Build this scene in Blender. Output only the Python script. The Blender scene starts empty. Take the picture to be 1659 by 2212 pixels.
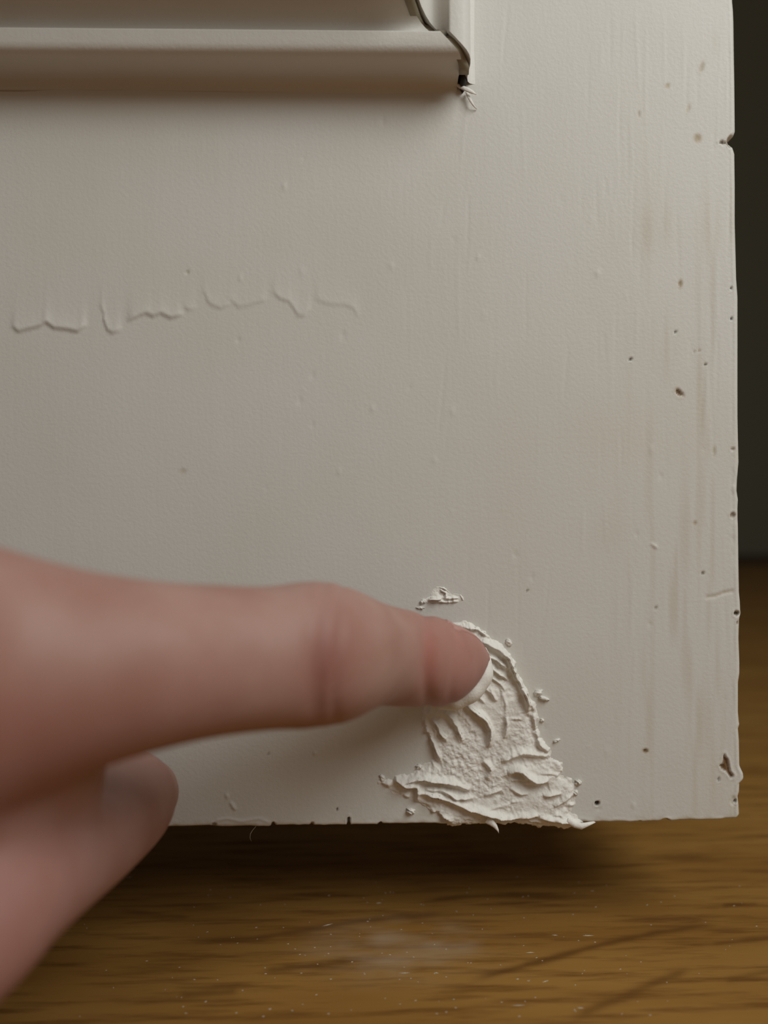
import bpy, bmesh, math, random
import numpy as np
from mathutils import Vector, Matrix, Euler

# ------------------------------------------------------------------ camera, world, lights, exposure
W, H = 1659.0, 2212.0
SC = bpy.context.scene
COL = SC.collection
MM = 0.001
CAM_D = 0.139            # lens to door face
CAM_H = 0.0775           # lens above the floor
LENS, SENS = 26.0, 34.62
F = H * LENS / SENS      # focal length in pixels

cam_data = bpy.data.cameras.new('camera')
cam = bpy.data.objects.new('camera', cam_data)
COL.objects.link(cam)
cam_data.sensor_fit = 'VERTICAL'
cam_data.sensor_height = SENS
cam_data.sensor_width = SENS * W / H
cam_data.lens = LENS
cam_data.clip_start = 0.004
cam_data.clip_end = 30
R_CAM = (Matrix.Rotation(math.radians(-1.24), 3, 'Z')
         @ Matrix.Rotation(math.radians(90 + 0.47), 3, 'X')
         @ Matrix.Rotation(math.radians(-0.30), 3, 'Z'))
view = R_CAM @ Vector((0, 0, -1))
CAM = Vector((0, 0, CAM_H)) - Vector((view.x, view.y, 0)) * CAM_D / view.y
cam.location = CAM
cam.rotation_euler = R_CAM.to_euler()
SC.camera = cam
cam_data.dof.use_dof = True
cam_data.dof.focus_distance = CAM_D - 0.001
cam_data.dof.aperture_fstop = 8.6

SC.view_settings.view_transform = 'Standard'
SC.view_settings.look = 'None'
SC.view_settings.gamma = 1.0
SC.view_settings.use_curve_mapping = False
SC.view_settings.exposure = 0.0

world = bpy.data.worlds.new('world')
SC.world = world
world.use_nodes = True
world.node_tree.nodes['Background'].inputs[0].default_value = (1.0, 0.87, 0.73, 1)
world.node_tree.nodes['Background'].inputs[1].default_value = 0.19

def area(name, loc, target, size, power, color):
    ld = bpy.data.lights.new(name, 'AREA')
    ld.shape = 'DISK'
    ld.size = size
    ld.energy = power
    ld.color = color
    o = bpy.data.objects.new(name, ld)
    COL.objects.link(o)
    o.location = loc
    o.rotation_euler = (Vector(target) - Vector(loc)).to_track_quat('-Z', 'Y').to_euler()
    return o
# the lamp beside the door, up and to the right of the photographer
area('key_lamp', (0.26, -0.285, CAM_H + 0.33), (0.02, 0, CAM_H), 0.34, 1.83, (0.975, 1.0, 0.98))

# ------------------------------------------------------------------ helpers
def ray(px, py):
    d = R_CAM @ Vector(((px - W / 2) / F, -(py - H / 2) / F, -1.0))
    return d

def hp(px, py, w=0.0):
    """point seen at photo pixel (px,py) that lies w mm in front of the door face"""
    d = ray(px, py)
    t = (-w * MM - CAM.y) / d.y
    return CAM + d * t

def on_floor(px, py):
    d = ray(px, py)
    return CAM + d * (-CAM.z / d.z)

RT = np.array(R_CAM.transposed())
def to_px(x, y, z):
    v = np.stack([np.asarray(x) - CAM.x, np.asarray(y) - CAM.y, np.asarray(z) - CAM.z], -1)
    c = v @ RT.T
    return W / 2 + F * c[..., 0] / -c[..., 2], H / 2 - F * c[..., 1] / -c[..., 2]

def tag(o, label=None, cat=None, group=None, kind=None):
    if label: o['label'] = label
    if cat: o['category'] = cat
    if group: o['group'] = group
    if kind: o['kind'] = kind
    return o

def mesh_obj(name, verts, faces, mat=None, parent=None, smooth=True):
    me = bpy.data.meshes.new(name)
    verts = np.asarray(verts, dtype=np.float32)
    if isinstance(faces, np.ndarray):
        n = faces.shape[1]
        me.vertices.add(len(verts))
        me.vertices.foreach_set('co', verts.ravel())
        me.loops.add(faces.size)
        me.loops.foreach_set('vertex_index', faces.astype(np.int32).ravel())
        me.polygons.add(len(faces))
        me.polygons.foreach_set('loop_start', np.arange(0, faces.size, n, dtype=np.int32))
        me.update(calc_edges=True)
    else:
        me.from_pydata([tuple(v) for v in verts.tolist()], [], faces)
        me.update()
    me.validate()
    if smooth:
        me.polygons.foreach_set('use_smooth', np.ones(len(me.polygons), dtype=bool))
    o = bpy.data.objects.new(name, me)
    COL.objects.link(o)
    if mat: me.materials.append(mat)
    if parent: o.parent = parent
    return o

def col_attr(o, name, rgb):
    me = o.data
    a = me.attributes.new(name, 'FLOAT_COLOR', 'POINT')
    c = np.ones((len(me.vertices), 4), dtype=np.float32)
    c[:, :3] = rgb
    a.data.foreach_set('color', c.ravel())

def vnoise(x, y, seed=0):
    rng = np.random.RandomState(seed)
    g = rng.rand(256, 256)
    xi = np.floor(x).astype(int); yi = np.floor(y).astype(int)
    fx = x - xi; fy = y - yi
    fx = fx * fx * (3 - 2 * fx); fy = fy * fy * (3 - 2 * fy)
    a = g[xi & 255, yi & 255]; b = g[(xi + 1) & 255, yi & 255]
    c = g[xi & 255, (yi + 1) & 255]; d = g[(xi + 1) & 255, (yi + 1) & 255]
    return (a * (1 - fx) + b * fx) * (1 - fy) + (c * (1 - fx) + d * fx) * fy - 0.5

def fbm(x, y, seed=0, octs=4):
    s = 0; a = 1.0
    for k in range(octs):
        s = s + a * vnoise(x * 2 ** k + 17.3 * k, y * 2 ** k + 9.1 * k, seed + k)
        a *= 0.5
    return s

def sstep(a, b, x):
    t = np.clip((x - a) / (b - a), 0, 1)
    return t * t * (3 - 2 * t)

def seg_dist(px, py, pts):
    """distance to polyline, signed side, and parameter along it (0..1)"""
    best = np.full(px.shape, 1e9); par = np.zeros(px.shape); side = np.zeros(px.shape)
    L = [0.0]
    for (a, b) in zip(pts[:-1], pts[1:]):
        L.append(L[-1] + math.hypot(b[0] - a[0], b[1] - a[1]))
    for i, (a, b) in enumerate(zip(pts[:-1], pts[1:])):
        dx, dy = b[0] - a[0], b[1] - a[1]
        l2 = dx * dx + dy * dy + 1e-9
        t = np.clip(((px - a[0]) * dx + (py - a[1]) * dy) / l2, 0, 1)
        ex = px - a[0] - t * dx; ey = py - a[1] - t * dy
        d = np.hypot(ex, ey)
        m = d < best
        best = np.where(m, d, best)
        par = np.where(m, (L[i] + t * math.sqrt(l2)) / L[-1], par)
        side = np.where(m, np.sign(dx * ey - dy * ex), side)
    return best, side, par

def poly_sd(px, py, pts):
    """signed distance to polygon, positive inside"""
    d, _, _ = seg_dist(px, py, list(pts) + [pts[0]])
    ins = np.zeros(px.shape, bool)
    n = len(pts)
    for i in range(n):
        x1, y1 = pts[i]; x2, y2 = pts[(i + 1) % n]
        c = ((y1 > py) != (y2 > py))
        xx = (x2 - x1) * (py - y1) / ((y2 - y1) if y2 != y1 else 1e-9) + x1
        ins ^= c & (px < xx)
    return np.where(ins, d, -d)

def grid_faces(nx, nz, off=0):
    i, j = np.meshgrid(np.arange(nx - 1), np.arange(nz - 1), indexing='ij')
    a = (i * nz + j + off).ravel()
    return np.stack([a, a + nz, a + nz + 1, a + 1], -1)

# ------------------------------------------------------------------ materials
def new_mat(name):
    m = bpy.data.materials.new(name)
    m.use_nodes = True
    nt = m.node_tree
    b = nt.nodes['Principled BSDF']
    return m, nt, b

def N(nt, t, **kw):
    n = nt.nodes.new(t)
    for k, v in kw.items():
        if k in n.inputs:
            n.inputs[k].default_value = v
        else:
            setattr(n, k, v)
    return n

def mapping(nt, scale, rot=(0, 0, 0)):
    tc = N(nt, 'ShaderNodeTexCoord')
    mp = N(nt, 'ShaderNodeMapping')
    mp.inputs['Scale'].default_value = scale
    mp.inputs['Rotation'].default_value = rot
    nt.links.new(tc.outputs['Object'], mp.inputs[0])
    return mp

def noise(nt, mp, scale, detail=3, rough=0.55):
    n = N(nt, 'ShaderNodeTexNoise')
    n.inputs['Scale'].default_value = scale
    n.inputs['Detail'].default_value = detail
    n.inputs['Roughness'].default_value = rough
    nt.links.new(mp.outputs[0], n.inputs['Vector'])
    return n

def ramp(nt, src, stops):
    r = N(nt, 'ShaderNodeValToRGB')
    els = r.color_ramp.elements
    while len(els) < len(stops): els.new(0.5)
    for e, (p, c) in zip(els, stops):
        e.position = p
        e.color = (c, c, c, 1) if not isinstance(c, tuple) else c + (1,)
    nt.links.new(src, r.inputs[0])
    return r

def mixc(nt, fac, a, b, mode='MIX'):
    m = N(nt, 'ShaderNodeMix', data_type='RGBA', blend_type=mode)
    for s, k in ((fac, 0), (a, 6), (b, 7)):
        if isinstance(s, (int, float)): m.inputs[k].default_value = s
        elif isinstance(s, tuple): m.inputs[k].default_value = s + (1,)
        else: nt.links.new(s, m.inputs[k])
    return m.outputs[2]

def bump(nt, h, strength, dist, normal=None):
    b = N(nt, 'ShaderNodeBump')
    b.inputs['Strength'].default_value = strength
    b.inputs['Distance'].default_value = dist
    nt.links.new(h, b.inputs['Height'])
    if normal is not None: nt.links.new(normal, b.inputs['Normal'])
    return b.outputs[0]

PAINT = (0.62, 0.608, 0.572)
def paint_material(name, wear):
    m, nt, b = new_mat(name)
    mp = mapping(nt, (1, 1, 1))
    cloud = noise(nt, mp, 28, 3)
    base = mixc(nt, ramp(nt, cloud.outputs[0], [(0.35, 0.0), (0.68, 1.0)]).outputs[0],
                PAINT, (PAINT[0] * 0.97, PAINT[1] * 0.955, PAINT[2] * 0.92))
    if wear:
        at = N(nt, 'ShaderNodeAttribute', attribute_name='wear')
        sep = N(nt, 'ShaderNodeSeparateColor')
        nt.links.new(at.outputs['Color'], sep.inputs[0])
        base = mixc(nt, sep.outputs[1], base, (0.40, 0.31, 0.17))
        wn = noise(nt, mp, 900, 3)
        wood = mixc(nt, wn.outputs[0], (0.07, 0.035, 0.012), (0.26, 0.15, 0.07))
        base = mixc(nt, sep.outputs[0], base, wood)
        base = mixc(nt, sep.outputs[2], base, (0.035, 0.03, 0.02))
    nt.links.new(base, b.inputs['Base Color'])
    b.inputs['Roughness'].default_value = 0.5
    b.inputs['Specular IOR Level'].default_value = 0.35
    mg = mapping(nt, (420, 420, 26) if wear else (300, 300, 300))
    grain = noise(nt, mg, 1.0, 3, 0.6)
    fine = noise(nt, mp, 1500, 3, 0.6)
    n1 = bump(nt, grain.outputs[0], 0.05, 0.0006)
    n2 = bump(nt, fine.outputs[0], 0.16, 0.0003, n1)
    nt.links.new(n2, b.inputs['Normal'])
    return m
M_DOOR = paint_material('door_paint', True)
M_MOULD = paint_material('moulding_paint', False)

def filler_material():
    m, nt, b = new_mat('filler_paste')
    mp = mapping(nt, (1, 1, 1))
    c = noise(nt, mp, 160, 4)
    col = mixc(nt, c.outputs[0], (0.70, 0.675, 0.62), (0.80, 0.78, 0.73))
    nt.links.new(col, b.inputs['Base Color'])
    b.inputs['Roughness'].default_value = 0.75
    f = noise(nt, mp, 2600, 4, 0.65)
    nt.links.new(bump(nt, f.outputs[0], 0.35, 0.0003), b.inputs['Normal'])
    return m
M_FILL = filler_material()

def plain(name, col, rough=0.6):
    m, nt, b = new_mat(name)
    mp = mapping(nt, (1, 1, 1))
    c = noise(nt, mp, 300, 3)
    out = mixc(nt, c.outputs[0], tuple(x * 0.88 for x in col), tuple(min(1, x * 1.12) for x in col))
    nt.links.new(out, b.inputs['Base Color'])
    b.inputs['Roughness'].default_value = rough
    return m

def floor_material():
    m, nt, b = new_mat('varnished_wood')
    mp = mapping(nt, (1, 1, 1))
    # growth-ring figure: stretched along x, tilted a little
    mg = mapping(nt, (9, 55, 1), (0, 0, math.radians(-7)))
    fig = noise(nt, mg, 1.0, 4, 0.55)
    mf = mapping(nt, (42, 420, 1), (0, 0, math.radians(-2)))
    fib = noise(nt, mf, 1.0, 4, 0.6)
    base = mixc(nt, ramp(nt, fig.outputs[0], [(0.30, 0.0), (0.62, 1.0)]).outputs[0],
                (0.245, 0.115, 0.025), (0.345, 0.180, 0.045))
    dark = ramp(nt, fib.outputs[0], [(0.32, 0.8), (0.52, 0.0)])
    base = mixc(nt, dark.outputs[0], base, (0.135, 0.055, 0.012))
    # faint pale bloom mixed into the floor colour
    at = N(nt, 'ShaderNodeAttribute', attribute_name='dust')
    sep = N(nt, 'ShaderNodeSeparateColor')
    nt.links.new(at.outputs['Color'], sep.inputs[0])
    base = mixc(nt, sep.outputs[1], base, (0.12, 0.05, 0.012))
    base = mixc(nt, sep.outputs[0], base, (0.44, 0.34, 0.235))
    nt.links.new(base, b.inputs['Base Color'])
    rr = ramp(nt, fib.outputs[0], [(0.3, 0.5), (0.7, 0.36)])
    nt.links.new(rr.outputs[0], b.inputs['Roughness'])
    b.inputs['Specular IOR Level'].default_value = 0.25
    nt.links.new(bump(nt, fib.outputs[0], 0.12, 0.0005), b.inputs['Normal'])
    return m
M_FLOOR = floor_material()
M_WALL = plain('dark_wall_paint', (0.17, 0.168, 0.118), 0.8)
M_BASE_STRIP = plain('dark_base_strip', (0.05, 0.03, 0.015), 0.6)
M_CEIL = plain('ceiling_paint', (0.4, 0.39, 0.35), 0.8)
M_CAULK = plain('old_caulk', (0.27, 0.235, 0.165), 0.8)
M_HOLLOW_SHADE = plain('hollow_shade', (0.035, 0.032, 0.03), 0.9)  # near-black, gives the joint's hollow its shade by colour
M_DUST = plain('pale_dust', (0.5, 0.45, 0.37), 0.8)

def skin_material():
    m, nt, b = new_mat('skin')
    mp = mapping(nt, (1, 1, 1))
    at = N(nt, 'ShaderNodeAttribute', attribute_name='tone')
    mot = noise(nt, mp, 110, 3)
    base = mixc(nt, ramp(nt, mot.outputs[0], [(0.35, 0.0), (0.7, 0.55)]).outputs[0],
                at.outputs['Color'], (0.30, 0.132, 0.10))
    nt.links.new(base, b.inputs['Base Color'])
    b.inputs['Roughness'].default_value = 0.55
    b.inputs['Specular IOR Level'].default_value = 0.3
    b.inputs['Subsurface Weight'].default_value = 0.25
    b.inputs['Subsurface Radius'].default_value = (1.0, 0.35, 0.2)
    b.inputs['Subsurface Scale'].default_value = 0.002
    f = noise(nt, mp, 1400, 3, 0.6)
    nt.links.new(bump(nt, f.outputs[0], 0.12, 0.0003), b.inputs['Normal'])
    return m
M_SKIN = skin_material()

# ------------------------------------------------------------------ the setting: floor, far wall, ceiling
def box(name, x0, x1, y0, y1, z0, z1, mat, kind='structure', parent=None):
    v = [(x, y, z) for x in (x0, x1) for y in (y0, y1) for z in (z0, z1)]
    f = [(0, 1, 3, 2), (4, 6, 7, 5), (0, 4, 5, 1), (2, 3, 7, 6), (0, 2, 6, 4), (1, 5, 7, 3)]
    o = mesh_obj(name, v, f, mat, parent, smooth=False)
    if kind and not parent: o['kind'] = kind
    return o

WALL_Y = on_floor(1640, 1213).y
# floor: a fine grid near the door so that the pale bloom has its own shape, coarse further out
def axis(lo, a, b, hi, step, nout=8):
    return np.concatenate([np.linspace(lo, a, nout, endpoint=False), np.arange(a, b, step), np.linspace(b, hi, nout)])
fx = axis(-1.6, -0.10, 0.12, 1.3, 0.0006)
fy = axis(-1.6, -0.10, 0.06, WALL_Y + 0.01, 0.0006)
gx, gy = np.meshgrid(fx, fy, indexing='ij')
fv = np.stack([gx, gy, np.zeros_like(gx)], -1).reshape(-1, 3)
floor = mesh_obj('floor', fv, grid_faces(len(fx), len(fy)), M_FLOOR)
tag(floor, 'brown varnished wood floor with dark grain streaks', None, None, 'structure')
c1 = on_floor(870, 2050)
rd = np.hypot((gx - c1.x) / 0.020, (gy - c1.y) / 0.0115)
nz_ = fbm(gx * 150, gy * 260, 5, 4)
dust = np.clip(sstep(1.25, 0.2, rd) * (0.24 + 0.5 * nz_), 0, 0.5)  # soft, uneven pale patch around one spot of the floor
dust = dust.reshape(-1)
GX, GY = gx, gy
fpx, fpy = to_px(gx, gy, np.zeros_like(gx))
fig = np.zeros_like(gx)
inview = (gy > -0.09) & (gy < 0.06) & (np.abs(gx) < 0.12)
for pts, wd, am in [([(380, 2034), (560, 2026), (700, 2002), (850, 1980), (1010, 1972)], 7, .7), ([(1000, 2122), (1150, 2082), (1300, 2040), (1420, 2014), (1560, 1994)], 7, .8),
                    ([(1530, 2040), (1700, 2022)], 6, .7), ([(1555, 1956), (1640, 1952)], 4, .7), ([(1230, 2200), (1330, 2160), (1420, 2120), (1500, 2090)], 10, .6),
                    ([(560, 2098), (680, 2084), (770, 2076)], 7, .6), ([(380, 2150), (520, 2140)], 8, .6), ([(900, 1950), (1010, 1935), (1230, 1930)], 4, .6),
                    ([(250, 1965), (420, 1985)], 5, .5), ([(1560, 2120), (1700, 2090)], 8, .5)]:
    d, _, t = seg_dist(fpx[inview], fpy[inview], pts)
    d = d + 4 * vnoise(fpx[inview] / 30, fpy[inview] / 8, 71)
    fig[inview] = np.maximum(fig[inview], am * np.exp(-(np.maximum(d, 0) / wd) ** 2) * sstep(0, .15, t) * sstep(1, .85, t))
fig = fig.reshape(-1)
col_attr(floor, 'dust', np.stack([dust, fig, dust * 0], -1))  # red: pale patch, green: dark grain figure
so = floor.modifiers.new('slab', 'SOLIDIFY'); so.thickness = 0.02; so.offset = -1

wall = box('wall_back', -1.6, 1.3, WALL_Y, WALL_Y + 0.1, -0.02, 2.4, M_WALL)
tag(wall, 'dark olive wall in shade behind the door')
base_strip = box('base_strip_1', -1.6, 1.3, WALL_Y - 0.012, WALL_Y, 0.0, 0.012, M_BASE_STRIP)  # narrow dark strip along the foot of the far wall
tag(base_strip, 'thin dark strip where the far wall meets the floor')
wr = box('wall_right', 1.3, 1.4, 0.25, WALL_Y + 0.1, -0.02, 2.4, M_WALL)  # unseen side walls and ceiling, added to keep world light out behind the door
wl = box('wall_left', -1.7, -1.6, 0.25, WALL_Y + 0.1, -0.02, 2.4, M_WALL)
cl = box('ceiling', -1.7, 1.4, 0.10, WALL_Y + 0.1, 2.4, 2.5, M_CEIL)

# ------------------------------------------------------------------ the door
EDGE = [(-400, 1583), (0, 1586), (20, 1588), (45, 1589), (120, 1590), (185, 1591), (282, 1592), (288, 1590), (294, 1585), (300, 1577),
        (306, 1574), (312, 1579), (318, 1587), (330, 1591), (400, 1592), (480, 1592), (600, 1595), (640, 1598), (900, 1598),
        (1000, 1600), (1030, 1597), (1060, 1596), (1080, 1599), (1100, 1598), (1280, 1601), (1300, 1603), (1325, 1604),
        (1340, 1601), (1380, 1600), (1430, 1602), (1455, 1602), (1475, 1599), (1540, 1599), (1562, 1601), (1566, 1602),
        (1575, 1599), (1600, 1601), (1655, 1602), (1662, 1605), (1672, 1610), (1682, 1611), (1688, 1608), (1692, 1602),
        (1712, 1601), (1722, 1598), (1740, 1600), (1762, 1601), (1768, 1598)]
BOT = [(-2000, 1789), (375, 1787), (450, 1785), (480, 1787), (583, 1786), (588, 1781), (594, 1784), (668, 1784), (672, 1781), (677, 1784),
       (748, 1783), (750, 1779), (756, 1779), (758, 1783), (818, 1782), (822, 1778), (828, 1781), (940, 1780), (992, 1783),
       (999, 1782), (1001, 1775), (1050, 1776), (1200, 1778), (1300, 1777), (1420, 1776), (1430, 1773), (1440, 1771),
       (1452, 1775), (1470, 1773), (1540, 1772), (1565, 1770), (1598, 1769)]
X_EDGE = hp(1599, 1106).x
Z_BOT = hp(1000, 1779).z
X_HINGE, Z_TOP, THICK = X_EDGE - 0.76, 1.98, 0.038
ST = 0.00025
xs = np.concatenate([np.linspace(X_HINGE, X_EDGE - 0.15, 10, endpoint=False), np.linspace(X_EDGE - 0.15, X_EDGE - 0.003, 540, endpoint=False),
                     np.linspace(X_EDGE - 0.003, X_EDGE, 17)])
zs = np.concatenate([np.linspace(Z_BOT, Z_BOT + 0.003, 16, endpoint=False), np.arange(Z_BOT + 0.003, Z_BOT + 0.165, ST * 1.1),
                     np.linspace(Z_BOT + 0.166, Z_TOP, 16)])
gx, gz = np.meshgrid(xs, zs, indexing='ij')
PX, PY = to_px(gx, np.zeros_like(gx), gz)
near = (gx > X_EDGE - 0.15) & (gz < Z_BOT + 0.165)
PXe = to_px(np.full_like(zs, X_EDGE), np.zeros_like(zs), zs)
off_x = (np.interp(PXe[1], [e[0] for e in EDGE], [e[1] for e in EDGE]) - PXe[0]) * (CAM_D / F)
off_x = np.where(zs < Z_BOT + 0.16, off_x, 0)
PYb = to_px(xs, np.zeros_like(xs), np.full_like(xs, Z_BOT))
off_z = -(np.interp(PYb[0], [e[0] for e in BOT], [e[1] for e in BOT]) - PYb[1]) * (CAM_D / F)
off_z = np.where(xs > X_EDGE - 0.145, off_z, 0) + 0.00008 * vnoise(xs * 900, xs * 0, 4)
wx = sstep(X_EDGE - 0.004, X_EDGE, gx); wz = sstep(Z_BOT + 0.003, Z_BOT, gz)
vx = gx + off_x[None, :] * wx
vz = gz + off_z[:, None] * wz
PX, PY = to_px(vx, np.zeros_like(vx), vz)

h = np.zeros_like(gx)       # relief, mm, positive towards the camera
chip = np.zeros_like(gx); stain = np.zeros_like(gx); dirt = np.zeros_like(gx)
# sagging paint line
SAG = [([(30, 706), (40, 714), (60, 709), (87, 702), (100, 694)], 1.0), ([(100, 694), (117, 706), (145, 709), (168, 714), (182, 703)], 1.1),
       ([(221, 664), (226, 695), (232, 710), (243, 717), (257, 712)], .8), ([(280, 690), (300, 680), (315, 674), (331, 681), (347, 674), (369, 685), (390, 679)], .9),
       ([(397, 661), (407, 668), (418, 666)], .4), ([(442, 630), (448, 648), (458, 657), (477, 664), (496, 656)], .45),
       ([(498, 645), (515, 661), (534, 658), (572, 647)], .38), ([(592, 632), (605, 643), (624, 649), (634, 664), (645, 680), (658, 680), (666, 668)], .5),
       ([(684, 644), (700, 652), (721, 656), (745, 656), (764, 664), (772, 680)], .32)]
for pts, amp in SAG:
    m = (PX > pts[0][0] - 60) & (PX < pts[-1][0] + 60) & (PY > 560) & (PY < 760)
    x, y = PX[m], PY[m]
    yl = np.interp(x, [p[0] for p in pts], [p[1] for p in pts])
    xa, xb = pts[0][0], pts[-1][0]
    ends = sstep(xa - 10, xa + 8, x) * sstep(xb + 10, xb - 8, x)
    d = yl - y                                  # >0 above the lip
    prof = sstep(-9, 3, d) * np.exp(-np.maximum(d, 0) / 22.0)
    h[m] += 0.34 * amp * ends * prof
# broad waviness of brushed paint
h += near * 0.05 * fbm(PX / 160, PY / 220, 11, 3)
# raised grain lines on the stile, short and mostly upright
rng = random.Random(3)
for k in range(150):
    x0 = rng.choice([rng.uniform(880, 1590), rng.uniform(1250, 1590)]); y0 = rng.uniform(60, 1500)
    ln = rng.uniform(25, 130); sl = rng.uniform(-0.12, 0.05) if x0 < 1250 else rng.uniform(-0.06, 0.06); am = rng.uniform(-0.035, 0.03)
    m = (abs(PX - x0) < 30) & (abs(PY - y0) < ln)
    if not m.any(): continue
    d = PX[m] - x0 - sl * (PY[m] - y0)
    h[m] += am * np.exp(-(d / 3.2) ** 2) * sstep(ln, ln * 0.4, abs(PY[m] - y0))
# little beads and dents in the paint film
for k in range(70):
    x0 = rng.uniform(420, 1580); y0 = rng.uniform(250, 1760); r = rng.uniform(3, 6); am = rng.uniform(-0.10, 0.10)
    m = (abs(PX - x0) < 20) & (abs(PY - y0) < 30)
    h[m] += am * np.exp(-((PX[m] - x0) / r) ** 2 - ((PY[m] - y0) / (r * 1.7)) ** 2)
def pit(x0, y0, rx, ry, depth, c=0, s=0, dk=0, ang=0):
    m = (abs(PX - x0) < 5 * max(rx, ry)) & (abs(PY - y0) < 5 * max(rx, ry))
    ca, sa = math.cos(math.radians(ang)), math.sin(math.radians(ang))
    u = (PX[m] - x0) * ca + (PY[m] - y0) * sa; v = -(PX[m] - x0) * sa + (PY[m] - y0) * ca
    q = np.hypot(u / rx, v / ry)
    q = q + 0.35 * vnoise(PX[m] / 4, PY[m] / 4, 8)
    g = sstep(1.25, 0.7, q)
    h[m] -= depth * g
    h[m] += 0.04 * depth / 0.3 * np.exp(-((q - 1.5) / 0.3) ** 2) * (depth > 0.15)
    chip[m] = np.maximum(chip[m], c * g); stain[m] = np.maximum(stain[m], s * sstep(2.2, 0.5, q)); dirt[m] = np.maximum(dirt[m], dk * g)
pit(1466, 848, 5, 9, .3, .9, .5, 0.2, -35); pit(1475, 853, 3, 6, .15, .5, .3, 0, -30)
pit(1363, 776, 3.5, 3.5, .3, .3, 0, .7); pit(1442, 185, 4, 4, .05, 0, .7); pit(1507, 298, 6, 7, .05, .15, .8); pit(1470, 613, 3.5, 7, .1, .4, .8)
pit(1580, 622, 2.5, 3.5, .3, .2, 0, .8); pit(1580, 688, 2.5, 3, .3, .2, 0, .9); pit(1459, 717, 3, 3, .2, .2, 0, .7); pit(1524, 787, 2.5, 3.5, .2, .2, .4, .8)
pit(1511, 757, 2.5, 2.5, .1, .3, .4); pit(1394, 1622, 5, 4, .2, .8, .8, .3); pit(1290, 1736, 4.5, 5, .6, .7, .2, .9, 20); pit(1583, 1113, 6, 5, .3, .35, .3, .25)
pit(1583, 970, 5, 3, .25, .2, .2, .2); pit(1139, 1275, 2.5, 3, .1, .1, .2, .5); pit(728, 1748, 2.5, 3, .2, .3, .2, .8); pit(1592, 1325, 6, 5, .7, .9, 0, .55)
pit(1594, 1345, 3, 3, .2, .6, .3, .2); pit(1553, 1684, 3, 4, .3, .2, 0, .5); pit(1589, 1732, 3.5, 4, .4, .3, 0, .6); pit(1585, 1730, 7, 10, .15, 0, .2)
pit(1518, 1238, 2.5, 4, .15, .2, .3, .6); pit(1417, 1312, 2.5, 4, .15, 0, .3, .4); pit(1543, 975, 2.5, 9, .12, 0, .4, .1); pit(1501, 1130, 3, 4, .1, .1, .6)
pit(1562, 308, 8, 3, .35, .6, .2, .5, 8); pit(1574, 314, 6, 3, .3, .4, .1, .2, 40); pit(1577, 300, 5, 8, .5, .1, .4, 0, 20)
pit(1500, 760, 2, 3, .1, .2, .3); pit(1380, 246, 2, 6, .1, 0, .4, .2); pit(1516, 145, 4, 10, .06, 0, .5, .1, 15); pit(1487, 235, 3, 8, .06, 0, .4, 0, 15)
pit(1600, 1250, 3, 14, .0, .1, .2); pit(395, 1018, 6, 5, .05, 0, .35); pit(405, 588, 3, 4, .15, 0, .3); pit(680, 1627, 4, 4, -.12); pit(580, 1629, 3, 3, .1, 0, .1, .4)
pit(590, 1781, 4, 5, .5, .5, 0, .6); pit(674, 1780, 4, 4, .3, .3, 0, .3); pit(753, 1774, 3.4, 10, .5, .3, 0, .9); pit(821, 1780, 4, 4, .4, .3, 0, .8)
pit(462, 1781, 5, 4, .2, .1, .2, .5); pit(1438, 1771, 7, 3, .3, .2, .5, .6); pit(1383, 1776, 4, 3, .2, 0, .4, .3); pit(1001, 1779, 3, 5, .4, .3, 0, .8)
pit(1413, 1179, 9, 2.6, -.22, 0, 0, 0, 35); pit(490, 1719, 3, 7, -.16, 0, 0, 0, -20); pit(503, 1741, 3, 11, -.22, 0, 0, 0, -35)
# scratch beside the lower edge and thick-paint lip along the right edge
d, _, t = seg_dist(PX, PY, [(1528, 1290), (1545, 1288), (1562, 1281), (1582, 1277)])
g = np.exp(-(d / 3.5) ** 2); h -= 0.16 * g; stain = np.maximum(stain, 0.35 * g)
d, _, t = seg_dist(PX, PY, [(470, 1772), (490, 1768), (520, 1774), (560, 1768), (580, 1776)])
h += 0.12 * np.exp(-(d / 3) ** 2)
exn = np.interp(PY, [e[0] for e in EDGE], [e[1] for e in EDGE])
de = exn - PX                                       # px inside the right edge
lipn = 0.6 + 0.9 * vnoise(PY / 60, PY * 0 + 3, 21)
h += near * (-0.05 * np.exp(-((de - 15) / 4.0) ** 2) * np.clip(lipn, 0, 1.2) + 0.06 * np.exp(-((de - 9) / 5.0) ** 2) * np.clip(lipn + .2, 0, 1.2))
m = near & (de < 30)
h += m * 0.22 * np.clip(vnoise(PX / 9, PY / 16, 31), -.2, .5) * sstep(26, 10, de) * sstep(880, 1080, PY) * sstep(1290, 1150, PY)
# chipped patch near the bottom corner
CH = [(1565, 1628), (1568, 1636), (1573, 1641), (1575, 1655), (1578, 1667), (1585, 1675), (1583, 1680), (1578, 1681), (1569, 1666),
      (1561, 1663), (1554, 1652), (1562, 1650), (1562, 1638)]
sd = poly_sd(PX, PY, CH) + 1.2 * vnoise(PX / 3, PY / 3, 41)
g = sstep(-1.2, 1.5, sd)
h -= 0.45 * g; chip = np.maximum(chip, g); h += 0.10 * np.exp(-((sd + 3) / 2.0) ** 2)
h += 0.25 * g * np.exp(-((PX - 1568 - (PY - 1655) * .4) / 3) ** 2)
# bottom edge: worn yellowish paint, flaking lip
bo = np.interp(PX, [e[0] for e in BOT], [e[1] for e in BOT]) - PY
h += near * 0.18 * sstep(16, 2, bo) * vnoise(PX / 14, PY / 8, 51)
stain = np.maximum(stain, near * sstep(14, 0, bo) * np.clip(0.15 + 0.9 * vnoise(PX / 45, PY / 30, 52), 0, .6))
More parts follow.
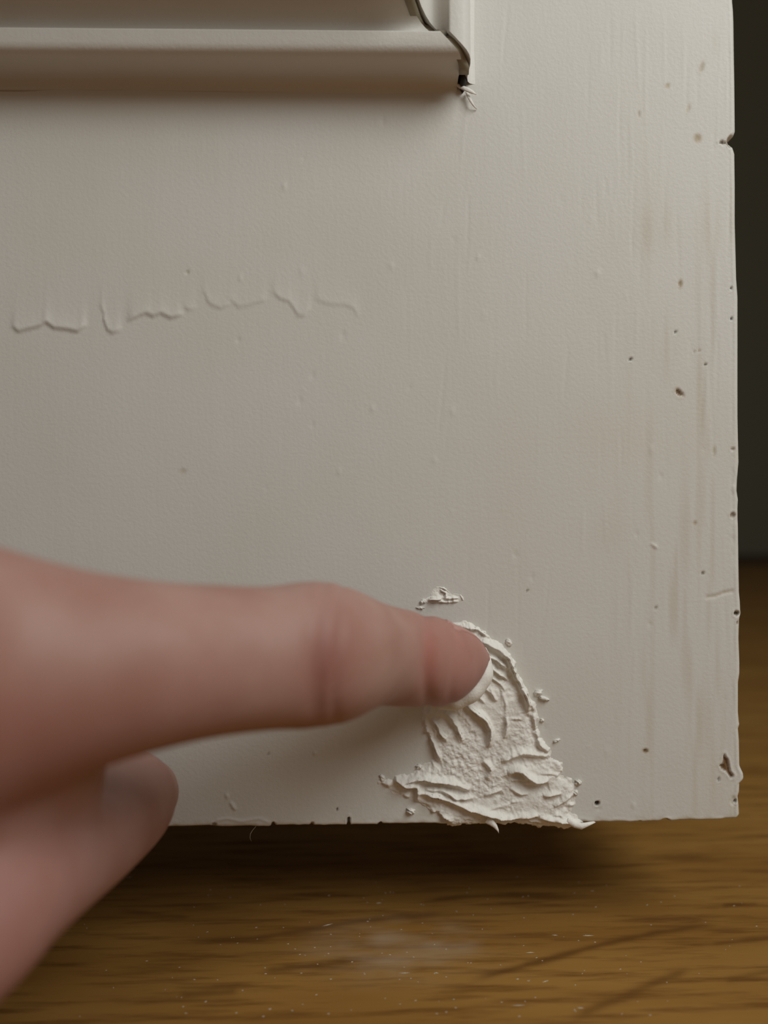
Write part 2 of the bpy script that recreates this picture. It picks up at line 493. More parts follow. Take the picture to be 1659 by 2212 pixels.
# yellowed streaks down the stile
st = np.clip(vnoise(PX / 26, PY / 260, 61) + 0.6 * vnoise(PX / 10, PY / 120, 62) - 0.12, 0, 1) * sstep(1280, 1480, PX) * sstep(150, 500, PY)
stain = np.maximum(stain, near * 0.5 * st)
for (sx, sy, rx, ry, a) in [(1398, 500, 13, 60, .26), (1440, 480, 10, 40, .15), (1517, 890, 5, 60, .35), (1545, 90, 8, 30, .15), (1480, 1150, 12, 120, .18), (1320, 1150, 40, 60, .08)]:
    stain = np.maximum(stain, near * a * np.exp(-((PX - sx) / rx) ** 2 - ((PY - sy) / ry) ** 2))

# rounded arrises
dR = (X_EDGE - gx) / MM; dB = (gz - Z_BOT) / MM
def rnd(d, r): return r - np.sqrt(np.maximum(r * r - np.maximum(r - d, 0) ** 2, 0))
vy = -(h * MM) + (rnd(dR, 1.1) + rnd(dB, 0.5)) * MM
nx, nz = gx.shape
front = np.stack([vx, vy, vz], -1).reshape(-1, 3)
idx = np.arange(nx * nz).reshape(nx, nz)
loop = np.concatenate([idx[:, 0], idx[-1, 1:], idx[-2::-1, -1], idx[0, -2:0:-1]])
back = front[loop].copy(); back[:, 1] = THICK
# the sides fall straight back from the painted arris
nl = len(loop); bi = np.arange(nl) + nx * nz
sides = np.stack([loop, bi, np.roll(bi, -1), np.roll(loop, -1)], -1)
f = grid_faces(nx, nz)
verts = np.concatenate([front, back])
door = mesh_obj('door_1', verts, np.concatenate([f, sides]), M_DOOR)
wear = np.zeros((len(verts), 3), dtype=np.float32)
wear[:nx * nz] = np.stack([chip, stain, dirt], -1).reshape(-1, 3)
col_attr(door, 'wear', np.clip(wear, 0, 1))
bm = bmesh.new(); bm.from_mesh(door.data); bm.verts.ensure_lookup_table()
bm.faces.new([bm.verts[int(i)] for i in bi])
bmesh.ops.recalc_face_normals(bm, faces=bm.faces)
bm.to_mesh(door.data); bm.free()
tag(door, 'old off-white painted panel door with chipped lower corner', None, None, 'structure')

# ---- panel moulding, mitred at the corner with an open joint
PROF = [(-1.9, -0.02), (-1.3, 0.05), (-0.7, 0.3), (-0.25, 0.9), (-0.03, 2.0), (0.0, 2.4), (0.0, 6.2), (0.03, 6.6), (0.14, 7.5), (0.45, 8.3), (0.95, 8.75), (1.7, 8.95), (2.8, 9.05),
        (3.6, 9.1), (3.9, 9.08), (4.05, 8.8), (4.3, 8.0), (4.8, 7.0), (5.4, 6.5), (6.2, 6.35), (7.0, 6.55), (7.8, 7.2), (8.6, 8.3),
        (9.3, 9.8), (9.9, 11.6), (10.4, 13.6), (11.0, 15.6), (12.2, 17), (14.5, 17.8), (18, 17.5), (20.5, 15.5), (22.5, 12), (24, 7), (24.2, -0.02)]
CORN = hp(1006, 182)
GAP = 1.6
PAN_W, PAN_H = 0.50, 0.62
def strip(name, fn_a, fn_b, nseg, parent):
    """profile swept from end a to end b; fn(u,z)->point"""
    A = [fn_a(u, z) for u, z in PROF]; B = [fn_b(u, z) for u, z in PROF]
    v = []; n = len(PROF)
    for k in range(nseg + 1):
        t = k / nseg
        v += [a.lerp(b, t) for a, b in zip(A, B)]
    f = [(k * n + i, (k + 1) * n + i, (k + 1) * n + i + 1, k * n + i + 1) for k in range(nseg) for i in range(n - 1)]
    f += [(k * n + n - 1, (k + 1) * n + n - 1, (k + 1) * n, k * n) for k in range(nseg)]
    v += A + B; q0 = (nseg + 1) * n
    f += [tuple(range(q0, q0 + n)), tuple(range(q0 + n, q0 + 2 * n))]
    me = bpy.data.meshes.new(name); bm = bmesh.new()
    bv = [bm.verts.new(p) for p in v]
    for q in f: bm.faces.new([bv[i] for i in q])
    bmesh.ops.recalc_face_normals(bm, faces=bm.faces)
    bm.to_mesh(me); bm.free()
    for i, p in enumerate(me.polygons): p.use_smooth = len(p.vertices) == 4
    o = bpy.data.objects.new(name, me); COL.objects.link(o); me.materials.append(M_MOULD); o.parent = parent
    return o
cx, cz = CORN.x, CORN.z
def P(x, z, hgt): return Vector((x, -hgt * MM, z))
xl = cx - PAN_W; zt = cz + PAN_H
strip('moulding_strip', lambda u, z: P(xl + max(u, 0) * MM, cz + u * MM, z), lambda u, z: P(cx - (GAP + max(u, 0)) * MM, cz + u * MM, z), 6, door)
strip('moulding_strip', lambda u, z: P(cx - u * MM, cz + max(u, 0) * MM, z), lambda u, z: P(cx - u * MM, zt - max(u, 0) * MM, z), 6, door)
strip('moulding_strip', lambda u, z: P(xl + max(u, 0) * MM, zt - u * MM, z), lambda u, z: P(cx - max(u, 0) * MM, zt - u * MM, z), 6, door)
strip('moulding_strip', lambda u, z: P(xl + u * MM, cz + max(u, 0) * MM, z), lambda u, z: P(xl + u * MM, zt - max(u, 0) * MM, z), 6, door)
# caulk sunk in the mitre joint: follows the profile a little below the surface
cv = []; cf = []
CP = [(u, z) for u, z in PROF if u >= 0.0 and u < 24]
for i, (u, z) in enumerate(CP):
    dep = 2.0 + 0.25 * math.sin(i * 1.7)
    if i == 0: z, dep = 5.0, 0.9
    for s in (-0.06, GAP + 0.06):
        uu = max(u, 0) + 0.12
        a = P(cx - (uu + s) * MM, cz + uu * MM, z - dep)
        cv.append(a)
for i in range(len(CP) - 1): cf.append((2 * i, 2 * i + 1, 2 * i + 3, 2 * i + 2))
caulk = mesh_obj('caulk_bead', cv, cf, M_CAULK, door)
sm = caulk.modifiers.new('body', 'SOLIDIFY'); sm.thickness = 0.0012; sm.offset = -1
caulk['label'] = 'grey brown caulk sunk in the open mitre joint'
# near-black plug painting in the deep shade of the hollow below the joint
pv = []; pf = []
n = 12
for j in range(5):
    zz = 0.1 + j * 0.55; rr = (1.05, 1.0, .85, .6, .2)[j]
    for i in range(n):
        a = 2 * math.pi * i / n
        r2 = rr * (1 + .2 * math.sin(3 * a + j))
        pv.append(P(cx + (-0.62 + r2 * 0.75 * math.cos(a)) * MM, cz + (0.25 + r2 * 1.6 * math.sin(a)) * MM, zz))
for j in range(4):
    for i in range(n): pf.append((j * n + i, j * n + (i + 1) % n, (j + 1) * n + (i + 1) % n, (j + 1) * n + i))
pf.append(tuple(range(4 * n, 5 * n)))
pl = mesh_obj('shade_plug', pv, pf, M_HOLLOW_SHADE, door); pl['label'] = 'dark plug coloured as the shade in the hollow at the foot of the joint'

def ribbon(name, pts, widths, thick, mat, parent):
    """tapering curl of paint: a closed, softly flattened strip along 3-D points"""
    v = []; f = []; n = len(pts); k = 8
    for i in range(n):
        t = (pts[min(i + 1, n - 1)] - pts[max(i - 1, 0)]).normalized()
        s = t.cross(Vector((0, -1, 0))).normalized(); u = s.cross(t).normalized()
        for j in range(k):
            a = 2 * math.pi * j / k
            v.append(pts[i] + s * math.cos(a) * widths[i] * MM / 2 + u * math.sin(a) * thick * MM / 2)
    for i in range(n - 1):
        for j in range(k): f.append((i * k + j, i * k + (j + 1) % k, (i + 1) * k + (j + 1) % k, (i + 1) * k + j))
    f += [tuple(range(k)), tuple(range((n - 1) * k, n * k))]
    return mesh_obj(name, v, f, mat, parent)
ribbon('paint_flake', [hp(982, 180, .3), hp(994, 187, .9), hp(1008, 193, 1.4), hp(1020, 199, 1.5), hp(1029, 204, 1.3)], [.3, .75, .85, .65, .1], .25, M_FILL, door)
ribbon('paint_flake', [hp(1008, 199, .4), hp(1012, 208, .9), hp(1017, 218, 1.1), hp(1023, 228, .8), hp(1030, 236, .2)], [.5, .6, .5, .35, .1], .22, M_FILL, door)

# ------------------------------------------------------------------ filler: relief fields on the door
def relief(name, poly, ridges, px0, px1, py0, py1, step_px, base, seed, rough=1.0, rag=5.0, lip=0.35):
    a = hp(px0, py1); b = hp(px1, py0)
    nx = int((px1 - px0) / step_px) + 1; nz = int((py1 - py0) / step_px) + 1
    X, Z = np.meshgrid(np.linspace(a.x, b.x, nx), np.linspace(a.z, b.z, nz), indexing='ij')
    px, py = to_px(X, np.zeros_like(X), Z)
    wob = rag * fbm(px / 11, py / 11, seed, 3) + rag * 0.7 * fbm(px / 34, py / 34, seed + 9, 2)
    sd = poly_sd(px, py, poly) + wob
    hh = base * sstep(0, 26, sd) + lip * np.exp(-((sd - 9) / 7.0) ** 2) * (0.6 + 1.2 * vnoise(px / 22, py / 22, seed + 3))
    hh = hh + 0.30 * base * fbm(px / 45, py / 45, seed + 1, 3)
    for pts, amp, wd in ridges:
        jx = 3.0 * fbm(px / 18, py / 18, seed + 4, 2)
        d, side, t = seg_dist(px + jx, py - jx, pts)
        w2 = np.where(side > 0, wd * 0.5, wd * 0.9)
        taper = np.sqrt(np.clip(1 - np.abs(2 * t - 1) ** 3, 0, 1)) * 0.9 + 0.1
        hh = hh + 1.15 * amp * np.exp(-(d / w2) ** 2) * taper * (1 + 0.5 * vnoise(px / 13, py / 13, seed + 6))
        hh = hh - 0.45 * amp * np.exp(-((d - wd * 1.6) / (wd * 1.3)) ** 2) * taper * (side > 0)
    rr_ = random.Random(seed)
    for k in range(int(70 * rough) if len(ridges) > 8 else 6):
        x0 = rr_.uniform(px0, px1); y0 = rr_.uniform(py0, py1); low = y0 > 1650
        a_ = rr_.gauss(0.25, 0.35) if low else rr_.gauss(0.95, 0.4)
        l_ = rr_.uniform(10, 34); c_, s_ = math.cos(a_) * l_, math.sin(a_) * l_
        mm = (abs(px - x0) < 60) & (abs(py - y0) < 60)
        d, side, t = seg_dist(px[mm], py[mm], [(x0 - c_, y0 - s_), (x0 + 3, y0 - 3), (x0 + c_, y0 + s_)])
        hh[mm] += rr_.uniform(.12, .34) * np.exp(-(d / np.where(side > 0, 2.2, 4.5)) ** 2) * np.clip(1 - abs(2 * t - 1) ** 2, 0, 1)
    streak = vnoise((px + py * .55) / 30, (py - px * .9) / 6.0, seed + 7)
    hh = hh + rough * (0.17 * fbm(px / 7, py / 7, seed + 5, 4) * (0.5 + 1.6 * np.clip(vnoise(px / 50, py / 50, seed + 8) + .2, 0, 1)) + 0.04 * streak) * sstep(0, 14, sd)
    hh = np.where(sd > 0, np.maximum(hh, 0.05) * sstep(-1, 7, sd) , -0.2) 
    hh = np.where(sd > 0, hh, -0.15 + np.maximum(sd, -6) * 0.05)
    keep = sd > -3.0
    # drop quads outside
    fq = grid_faces(nx, nz)
    kv = keep.ravel()
    fq = fq[kv[fq].all(1)]
    used = np.unique(fq)
    remap = -np.ones(nx * nz, int); remap[used] = np.arange(len(used))
    fld = (X, Z, px, py, hh)
    v = np.stack([X, -hh * MM, Z], -1).reshape(-1, 3)[used]
    return v, remap[fq], fld

MAIN = [(955, 1352), (985, 1345), (1000, 1343), (1022, 1348), (1045, 1362), (1062, 1378), (1097, 1404), (1111, 1436), (1131, 1478), (1147, 1510), (1160, 1522), (1163, 1552),
        (1163, 1590), (1191, 1616), (1189, 1636), (1216, 1646), (1213, 1672), (1244, 1693), (1248, 1718), (1236, 1752), (1262, 1776),
        (1248, 1790), (1190, 1786), (1120, 1779), (1060, 1778), (1003, 1777), (996, 1783), (978, 1783), (955, 1764), (905, 1736), (855, 1716), (814, 1687), (852, 1679),
        (905, 1666), (918, 1646), (938, 1640), (928, 1605), (914, 1578), (912, 1536), (930, 1505), (945, 1430), (940, 1380)]
RID = [([(1040, 1383), (1071, 1399), (1100, 1421), (1108, 1449), (1122, 1477), (1137, 1508), (1140, 1534)], 1.25, 9),
       ([(1048, 1416), (1071, 1424), (1094, 1443)], .8, 6), ([(1058, 1441), (1076, 1454), (1095, 1469)], .55, 5),
       ([(1060, 1462), (1075, 1475), (1090, 1490)], .35, 4), ([(1040, 1478), (1060, 1500), (1072, 1512)], .4, 5), ([(1022, 1492), (1044, 1518)], .35, 4),
       ([(1004, 1520), (1031, 1540), (1049, 1556), (1057, 1577), (1053, 1610)], 1.15, 7),
       ([(1090, 1547), (1093, 1562), (1087, 1592)], .55, 5), ([(960, 1534), (984, 1567), (997, 1598)], .8, 6),
       ([(934, 1550), (949, 1577), (963, 1600)], .7, 5), ([(914, 1538), (921, 1580), (940, 1615), (950, 1642)], .75, 6),
       ([(850, 1680), (874, 1696), (899, 1699), (901, 1728)], 1.1, 7), ([(866, 1688), (905, 1680), (968, 1687), (1014, 1702)], 1.0, 8),
       ([(903, 1709), (952, 1718), (987, 1734), (1033, 1751), (1093, 1766), (1158, 1759)], 1.15, 8),
       ([(1097, 1668), (1110, 1661), (1124, 1662), (1140, 1675), (1156, 1686), (1182, 1680)], 1.4, 9), ([(1103, 1683), (1136, 1682)], .5, 5),
       ([(899, 1735), (930, 1754), (976, 1776)], .6, 7), ([(1046, 1715), (1064, 1708), (1082, 1703)], .55, 5),
       ([(1081, 1642), (1125, 1624), (1156, 1627), (1188, 1635)], .7, 9), ([(918, 1702), (955, 1704), (984, 1722), (1021, 1721)], .8, 6),
       ([(1172, 1716), (1210, 1710)], .6, 6), ([(1195, 1740), (1220, 1725), (1235, 1715)], .5, 6), ([(1160, 1765), (1200, 1772), (1245, 1780)], .7, 8),
       ([(1150, 1540), (1157, 1580), (1165, 1605), (1185, 1622)], .7, 8), ([(1000, 1352), (1030, 1360), (1056, 1376)], .75, 6),
       ([(1100, 1700), (1125, 1712), (1140, 1712)], .35, 5), ([(1045, 1640), (1060, 1660), (1050, 1680)], .5, 8)]
v, fq, _ = relief('filler_patch', MAIN, RID, 795, 1285, 1330, 1800, 1.4, 0.75, 101, 1.15, 8.0)
# the paste hangs over the door's lower arris: below it the relief curls back under the edge
zb = Z_BOT + 0.00015
under = np.maximum(zb - v[:, 2], 0)
v[:, 1] = np.where(under > 0, np.minimum(v[:, 1] + under * 0.4, 0.004), v[:, 1])
filler = mesh_obj('filler_patch', v, fq, M_FILL)
sm = filler.modifiers.new('body', 'SOLIDIFY'); sm.thickness = 0.0006; sm.offset = -1; sm.use_rim = True
tag(filler, 'ridged white filler smeared over the door bottom under the fingertip', 'filler')
ribbon('filler_peak', [hp(1052, 1770, .8), hp(1062, 1777, 1.2), hp(1070, 1785, 1.5), hp(1075, 1793, 1.5), hp(1077, 1798, 1.3)], [1.5, 1.2, .8, .4, .06], .6, M_FILL, filler)
ribbon('filler_peak', [hp(1225, 1772, .7), hp(1242, 1782, 1.0), hp(1256, 1785, 1.0), hp(1268, 1781, .9), hp(1284, 1775, .4)], [1.0, 1.1, 1.2, .8, .1], .8, M_FILL, filler)

SMEAR = [(935, 1273), (943, 1267), (957, 1267), (973, 1279), (997, 1283), (1002, 1297), (986, 1304), (962, 1307), (938, 1304), (920, 1301), (918, 1294), (929, 1287)]
RID2 = [([(938, 1270), (948, 1268), (958, 1271), (973, 1280), (994, 1283), (1000, 1297)], .9, 4), ([(949, 1274), (962, 1282), (963, 1289)], .7, 3.5),
        ([(925, 1296), (953, 1294)], .7, 4), ([(932, 1301), (965, 1300), (990, 1301)], .5, 4), ([(960, 1291), (990, 1292)], .4, 4)]
v, fq, _ = relief('filler_smear', SMEAR, RID2, 895, 1020, 1250, 1325, 0.9, 0.45, 211, 0.8, 3.5, 0.2)
o = mesh_obj('filler_smear', v, fq, M_FILL)
sm = o.modifiers.new('body', 'SOLIDIFY'); sm.thickness = 0.0005; sm.offset = -1
tag(o, 'small separate dab of white filler just above the fingertip', 'filler')

# crumbs flung off the patch
def crumb(px, py, rx, ry, hgt, seed, label, ang=0, spikes=0.5):
    rr = random.Random(seed); me = bpy.data.meshes.new('filler_crumb'); bm = bmesh.new()
    bmesh.ops.create_icosphere(bm, subdivisions=3, radius=1.0)
    ca, sa = math.cos(ang), math.sin(ang)
    ph = [(rr.uniform(0, 6.28), rr.uniform(1, 4), rr.uniform(1, 4), rr.uniform(1, 4)) for _ in range(5)]
    for vv in bm.verts:
        c = vv.co
        k = 1 + spikes * sum(math.sin(p[0] + p[1] * c.x * 2 + p[2] * c.y * 2 + p[3] * c.z * 2) for p in ph) / 4
        x, z, y = c.x * k * rx, c.z * k * ry, c.y * k
        vv.co = Vector(((x * ca - z * sa) * MM / 12, (y * hgt if y < 0 else y * 0.12) * MM, (x * sa + z * ca) * MM / 12))
    for fc in bm.faces: fc.smooth = True
    bm.to_mesh(me); bm.free()
    o = bpy.data.objects.new('filler_crumb', me); COL.objects.link(o); me.materials.append(M_FILL)
    o.location = hp(px, py, 0.02)
    tag(o, label, 'crumb', 'crumbs of filler around the patch')
    return o
crumb(1162, 1497, 9, 7, .7, 1, 'knobbly crumb of white filler at the right rim of the patch, above the pointed one', .4)
crumb(1174, 1508, 13, 4, .8, 2, 'pointed sliver of white filler sticking out right of the patch', -.25)
crumb(1171, 1556, 4, 4, .5, 3, 'round speck of filler right of the patch below the pointed sliver')
crumb(1202, 1599, 8, 3, .5, 4, 'tiny flat fleck of filler right of the patch at mid height', .3)
crumb(887, 1752, 9, 6, .8, 5, 'small loose lump of filler below the left tip of the patch', -.2)
crumb(1099, 1388, 6, 9, .5, 6, 'thin upright crumb of filler near the top right of the patch', .5)
crumb(914, 1299, 6, 5, .5, 7, 'bead of filler left of the small dab above the finger')
crumb(907, 1313, 8, 3, .3, 8, 'flat fleck of filler just above the finger', 0)
crumb(905, 1656, 7, 5, .5, 9, 'crumb of filler on the upper left shoulder of the wide patch foot', .2)
crumb(826, 1680, 5, 8, .4, 10, 'wispy crumb of filler at the far left tip of the patch', .5)
crumb(1249, 1690, 7, 6, .6, 11, 'crumb of filler at the lower right rim of the patch')
crumb(1243, 1712, 5, 6, .5, 12, 'crumb of filler under the one at the lower right rim of the patch')

# ------------------------------------------------------------------ the hand
def loft(bm, st, k=28, cap=4):
    """closed tube through stations (centre, half-axis A, half-axis B), round caps"""
    rings = []
    n = len(st)
    def addring(c, A, B):
        rings.append([bm.verts.new(c + A * math.cos(2 * math.pi * j / k) + B * math.sin(2 * math.pi * j / k)) for j in range(k)])
    t0 = (st[0][0] - st[1][0]).normalized(); r0 = min(st[0][1].length, st[0][2].length)
    for q in range(cap, 0, -1):
        a = math.pi / 2 * q / (cap + .35)
        addring(st[0][0] + t0 * r0 * math.sin(a), st[0][1] * math.cos(a), st[0][2] * math.cos(a))
    for s in st: addring(*s)
    t1 = (st[-1][0] - st[-2][0]).normalized(); r1 = min(st[-1][1].length, st[-1][2].length)
    for q in range(1, cap + 1):
        a = math.pi / 2 * q / (cap + .35)
        addring(st[-1][0] + t1 * r1 * math.sin(a), st[-1][1] * math.cos(a), st[-1][2] * math.cos(a))
    for a, b in zip(rings[:-1], rings[1:]):
        for j in range(k): bm.faces.new((a[j], a[(j + 1) % k], b[(j + 1) % k], b[j]))
    bm.faces.new(rings[0]); bm.faces.new(rings[-1])

def catmull(vals, sub):
    out = []
    n = len(vals)
    for i in range(n - 1):
        p0, p1, p2, p3 = vals[max(i - 1, 0)], vals[i], vals[i + 1], vals[min(i + 2, n - 1)]
        for k in range(sub):
            t = k / sub
            out.append(0.5 * (2 * p1 + (p2 - p0) * t + (2 * p0 - 5 * p1 + 4 * p2 - p3) * t * t + (3 * p1 - p0 - 3 * p2 + p3) * t ** 3))
    out.append(vals[-1])
    return out

def tube(bm, pts, rad, sub=4):
    """round tube through mm points (x, z, w) measured from the view axis on the door"""
    c = [Vector((p[0] * MM, -p[2] * MM, CAM_H + p[1] * MM)) for p in pts]
    rr = [Vector((r if isinstance(r, tuple) else (r, r)) + (0,)) for r in rad]
    cs = catmull(c, sub); rs = catmull(rr, sub)
    st = []
    for i, p in enumerate(cs):
        t = (cs[min(i + 1, len(cs) - 1)] - cs[max(i - 1, 0)]).normalized()
        A = (Vector((0, 0, 1)) - t * t.z)
        if A.length < 0.3: A = Vector((1, 0, 0)) - t * t.x
        A.normalize(); B = t.cross(A).normalized()
        st.append((p, A * rs[i].x * MM, B * rs[i].y * MM))
    loft(bm, st)

hb = bmesh.new()
# index finger: pairs of upper / lower outline points with the distance of its axis from the door and its half depth
IDX = [((1056, 1412), (1044, 1432), 4.2, 1.6), ((1041, 1391), (1008, 1466), 5.4, 3.4), ((1018, 1366), (977, 1497), 7.4, 5.0), ((988, 1349), (953, 1517), 9.8, 6.0),
       ((950, 1333), (930, 1526), 13, 6.8), ((900, 1320), (892, 1528), 17, 7.2), ((850, 1309), (848, 1527), 21.5, 7.4), ((800, 1294), (800, 1526), 26, 7.6),
       ((750, 1272), (754, 1543), 31, 8.5), ((700, 1257), (708, 1566), 36, 9.2), ((650, 1257), (658, 1574), 40, 9.2), ((580, 1265), (588, 1576), 43, 8.8),
       ((500, 1263), (508, 1583), 46, 8.8), ((400, 1258), (412, 1599), 49, 9.2), ((300, 1248), (318, 1622), 52, 9.8), ((200, 1232), (215, 1655), 54, 10.4),
       ((100, 1208), (95, 1700), 56, 11.2), ((0, 1178), (-20, 1740), 58, 12), ((-100, 1150), (-150, 1760), 61, 13), ((-260, 1130), (-320, 1800), 66, 14)]
cc = []; aa = []; bb = []
for tp, bp, w, rb in IDX:
    a = hp(*tp, w); b = hp(*bp, w)
    cc.append((a + b) / 2); aa.append((a - b) / 2); bb.append(Vector((rb * MM, 0, 0)))
cc = catmull(cc, 4); aa = catmull(aa, 4); bb = catmull(bb, 4)
st = []
for i in range(len(cc)):
    t = (cc[min(i + 1, len(cc) - 1)] - cc[max(i - 1, 0)]).normalized()
    B = t.cross(aa[i]).normalized() * bb[i].x
    st.append((cc[i], aa[i], B))
loft(hb, st)
# thumb, web, thenar, palm, curled fingers, wrist
def hm(px, py, w):
    p = hp(px, py, w); return (p.x / MM, (p.z - CAM_H) / MM, w)
tube(hb, [hm(308, 1716, 12), hm(281, 1726, 16), hm(240, 1750, 22), hm(175, 1797, 33), hm(95, 1856, 44), hm(0, 1930, 54), hm(-140, 2050, 62), (-62, -45, 74), (-85, -40, 100)],
     [6.0, 7.8, 8.5, 8.5, 8.1, 7.8, 8.2, 12.5, 17])
tube(hb, [hm(-90, 1560, 54), hm(-90, 1650, 52), hm(-90, 1750, 51), hm(-90, 1850, 51), hm(-90, 1950, 54)], [12, 12, 12, 11.5, 11])
tube(hb, [hm(70, 1600, 49), hm(48, 1660, 47), hm(48, 1740, 45), hm(30, 1840, 46), hm(0, 1910, 50)], [9, 9.5, 9.5, 9, 9])
tube(hb, [(-50, -24, 60), (-56, -36, 66)], [11, 12])
for mcp, wr, r in (((-46, -17, 62), (-93, -30, 115), 12), ((-62, -14, 44), (-100, -30, 110), 12), ((-76, -16, 30), (-106, -30, 104), 11), ((-88, -20, 20), (-110, -32, 98), 10)):
    tube(hb, [mcp, tuple((a + b) / 2 for a, b in zip(mcp, wr)), wr], [r, r + 2, r + 3])
tube(hb, [(-62, -14, 44), (-60, -33, 35), (-58, -50, 29), (-64, -57, 38), (-70, -56, 48), (-74, -46, 56)], [10, 9, 9, 8.2, 7.6, 6.5])
tube(hb, [(-76, -16, 30), (-74, -34, 22), (-73, -51, 17), (-80, -58, 26), (-85, -56, 35), (-88, -46, 44)], [9.5, 8.6, 8.4, 7.8, 7.2, 6.2])
tube(hb, [(-88, -20, 20), (-87, -34, 14), (-86, -47, 11), (-91, -54, 18), (-95, -52, 26), (-98, -44, 34)], [8.5, 7.4, 7.2, 6.6, 6.2, 5.4])
tube(hb, [(-98, -32, 104), (-118, -36, 132), (-150, -40, 180), (-205, -46, 270)], [(21, 27), (22, 27), (26, 30), (34, 36)])
me = bpy.data.meshes.new('hand_cage')
bmesh.ops.recalc_face_normals(hb, faces=hb.faces)
hb.to_mesh(me); hb.free()
cage = bpy.data.objects.new('hand_cage', me); COL.objects.link(cage)
rm = cage.modifiers.new('union', 'REMESH'); rm.mode = 'VOXEL'; rm.voxel_size = 0.0008
s1 = cage.modifiers.new('soften', 'SMOOTH'); s1.factor = 0.5; s1.iterations = 18
bpy.context.view_layer.update()
dg = bpy.context.evaluated_depsgraph_get()
hme = bpy.data.meshes.new_from_object(cage.evaluated_get(dg))
bpy.data.objects.remove(cage)
hme.name = 'hand'
nv = len(hme.vertices)
co = np.empty(nv * 3, np.float32); hme.vertices.foreach_get('co', co); co = co.reshape(-1, 3).astype(float)
no = np.empty(nv * 3, np.float32); hme.vertices.foreach_get('normal', no); no = no.reshape(-1, 3).astype(float)
def ell(px, py, w, rx, ry, rw):
    c = hp(px, py, w)
    k = (CAM_D - w * MM) / F
    return np.exp(-((co[:, 0] - c.x) / (rx * k)) ** 2 - ((co[:, 2] - c.z) / (ry * k)) ** 2 - ((co[:, 1] - c.y) / (rw * MM)) ** 2)
hx, hy = to_px(co[:, 0], co[:, 1], co[:, 2])
fingerm = ell(800, 1430, 28, 450, 260, 30)
disp = np.zeros(nv)
# joint creases: shallow folds across the finger, and the soft swellings between them
def fold(x0, x1, depth, wd, y0=1300, y1=1520):
    xx = x0 + (x1 - x0) * np.clip((hy - y0) / (y1 - y0), 0, 1)
    return -depth * np.exp(-((hx - xx) / wd) ** 2) * sstep(1230, 1300, hy) * sstep(1590, 1530, hy) * (hx > 500)
disp += fold(916, 924, .42, 13) + fold(985, 972, .16, 9, 1340, 1500) + fold(738, 722, .35, 10, 1310, 1500) + fold(700, 690, .35, 12, 1330, 1520) + fold(668, 672, .2, 9, 1350, 1500)
disp += 0.35 * ell(690, 1300, 45, 60, 70, 14) + 0.3 * ell(955, 1440, 19, 35, 60, 10)
co += no * (disp * MM)[:, None]
hme.vertices.foreach_set('co', co.astype(np.float32).ravel())
base = np.array([0.39, 0.232, 0.192])
tone = np.tile(base, (nv, 1))
def blend(mask, c):
    global tone
    tone = tone * (1 - mask[:, None]) + np.array(c) * mask[:, None]
blend(0.85 * ell(712, 1425, 46, 50, 85, 16), (0.29, 0.115, 0.095))       # folded skin over the middle joint
blend(0.6 * ell(695, 1450, 46, 20, 80, 16), (0.235, 0.09, 0.07))
blend(0.9 * ell(925, 1415, 22, 20, 75, 16), (0.36, 0.12, 0.10))       # red crease at the end joint
blend(0.6 * ell(975, 1400, 12, 70, 130, 16), (0.42, 0.18, 0.145))        # pink fingertip
blend(0.5 * sstep(925, 1000, hx) * sstep(1340, 1500, hy) * ell(1000, 1450, 10, 90, 90, 16), (0.40, 0.19, 0.175))
blend(0.5 * ell(960, 1495, 10, 40, 25, 14), (0.36, 0.12, 0.09))
blend(0.75 * ell(80, 1560, 62, 200, 130, 34), (0.29, 0.12, 0.092))     # ruddy knuckle by the web
blend(0.6 * ell(20, 2010, 60, 130, 180, 34), (0.30, 0.125, 0.115))
blend(0.35 * ell(830, 1430, 30, 60, 90, 16), (0.41, 0.255, 0.185))
hand = bpy.data.objects.new('hand', hme); COL.objects.link(hand)
hme.materials.clear(); hme.materials.append(M_SKIN)
hme.polygons.foreach_set('use_smooth', np.ones(len(hme.polygons), dtype=bool))
col_attr(hand, 'tone', tone)
tag(hand, 'bare hand pointing an index finger at the filler with the thumb below', 'hand')

# fingernail on the upper side of the fingertip, thin and curved
axis_d = ((hp(1030, 1380, 6) - hp(990, 1470, 6)).normalized() + Vector((0, 0.45, 0))).normalized()
me2 = hand.data
fi = []
for p in me2.polygons:
    k = p.vertices[0]
    if 968 < hx[k] < 1062 and co[k, 1] > -0.017 and co[k, 2] > CAM_H - 0.030:
        if p.normal.dot(axis_d) > 0.78 + 0.10 * max(0, (985 - hx[k]) / 17): fi.append(p)
vid = sorted({k for p in fi for k in p.vertices}); rmap = {k: i for i, k in enumerate(vid)}
nail = mesh_obj('fingernail', [Vector(co[k]) + Vector(no[k]) * 0.0001 for k in vid], [tuple(rmap[k] for k in p.vertices) for p in fi], None, hand)
M_NAIL, nt_, b_ = new_mat('nail')
mp_ = mapping(nt_, (1, 1, 1)); nn_ = noise(nt_, mp_, 500, 2)
nt_.links.new(mixc(nt_, nn_.outputs[0], (0.43, 0.215, 0.185), (0.48, 0.25, 0.215)), b_.inputs['Base Color'])
b_.inputs['Roughness'].default_value = 0.42
nail.data.materials.append(M_NAIL)
sm = nail.modifiers.new('body', 'SOLIDIFY'); sm.thickness = 0.0004; sm.offset = -1
nail['label'] = 'pink fingernail along the upper side of the fingertip'
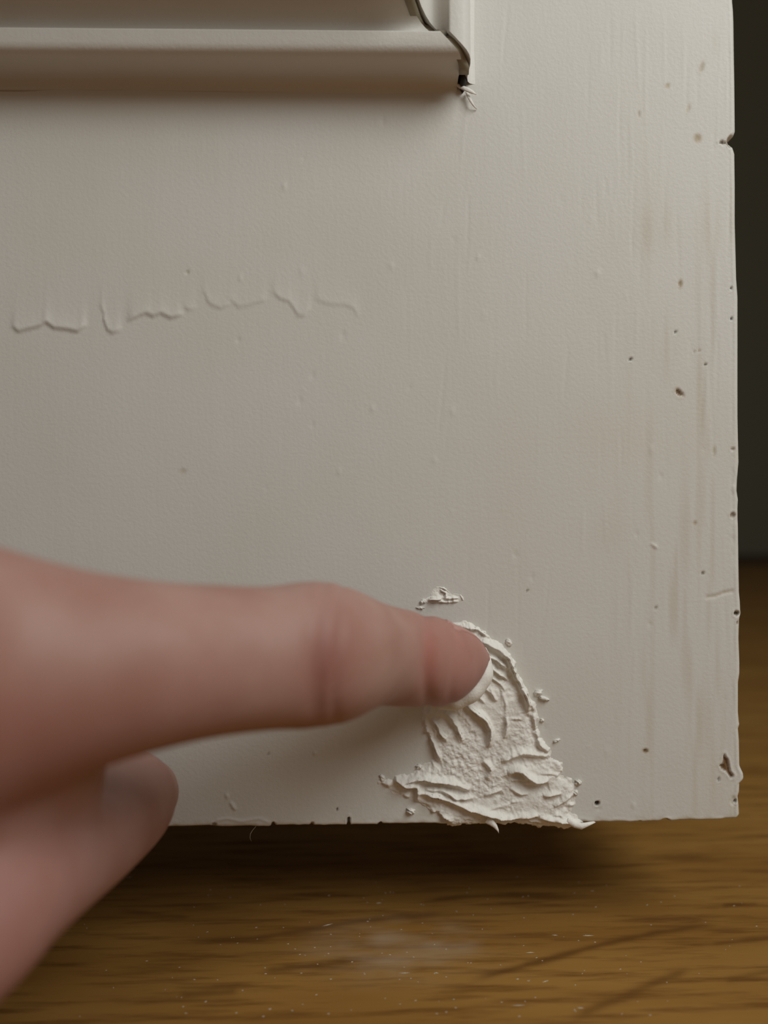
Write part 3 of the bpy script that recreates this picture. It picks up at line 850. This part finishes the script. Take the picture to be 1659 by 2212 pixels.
# filler squeezed up in front of the fingertip
CR = [((1046, 1404), 2.6, .5), ((1049, 1428), 3.2, 1.1), ((1044, 1454), 3.6, 1.7), ((1029, 1477), 3.8, 2.05), ((1008, 1495), 4.0, 2.1), ((987, 1508), 4.0, 1.95), ((968, 1518), 3.9, 1.4), ((951, 1525), 3.8, .6)]
bm = bmesh.new()
cs = catmull([hp(*p, w) for p, w, r in CR], 5); rs = catmull([Vector((r, 0, 0)) for p, w, r in CR], 5)
st = []
for i, p in enumerate(cs):
    t = (cs[min(i + 1, len(cs) - 1)] - cs[max(i - 1, 0)]).normalized()
    A = t.cross(Vector((0, 1, 0))).normalized(); B = t.cross(A).normalized()
    r = rs[i].x * MM * (1 + .05 * math.sin(i * 0.7 + 1))
    st.append((p, A * r, B * r * 1.25))
loft(bm, st, 18, 3)
bmesh.ops.recalc_face_normals(bm, faces=bm.faces)
me = bpy.data.meshes.new('fingertip_filler'); bm.to_mesh(me); bm.free()
for p in me.polygons: p.use_smooth = True
o = bpy.data.objects.new('fingertip_filler', me); COL.objects.link(o); me.materials.append(M_FILL); o.parent = hand
o['label'] = 'smooth white bead of filler caked on the fingertip'

# ------------------------------------------------------------------ dust and fibres on the floor
rng = random.Random(8)
dv = []; df = []
def speck(x, y, l, w, a, hgt):
    ca, sa = math.cos(a), math.sin(a); b = len(dv)
    for (u, v_, z) in ((-l, 0, 0), (0, -w, 0), (l, 0, 0), (0, w, 0), (0, 0, hgt)):
        dv.append((x + u * ca - v_ * sa, y + u * sa + v_ * ca, z + 0.00002))
    df.extend([(b, b + 1, b + 4), (b + 1, b + 2, b + 4), (b + 2, b + 3, b + 4), (b + 3, b, b + 4)])
for k in range(190):
    px = rng.gauss(880, 380); py = rng.uniform(1885, 2200)
    if not (150 < px < 1650): continue
    p = on_floor(px, py)
    big = rng.random() < 0.10
    speck(p.x, p.y, rng.uniform(.0003, .0012) if big else rng.uniform(.00008, .00028), rng.uniform(.00006, .00014), rng.uniform(-.5, .5), rng.uniform(.00004, .0001))
dust_o = mesh_obj('dust_specks', dv, df, M_DUST, None, False)
tag(dust_o, 'pale dust specks scattered over the wood floor before the door', 'dust', None, 'stuff')

fib = ribbon('lint_fibre', [hp(553, 1785, .3), hp(546, 1793, .9), hp(541, 1801, 1.4), hp(540, 1810, 1.6), hp(543, 1817, 1.5)], [.04, .05, .05, .04, .03], .04, M_DUST, None)
tag(fib, 'hair-thin pale fibre dangling from the door bottom left of the filler', 'fibre')
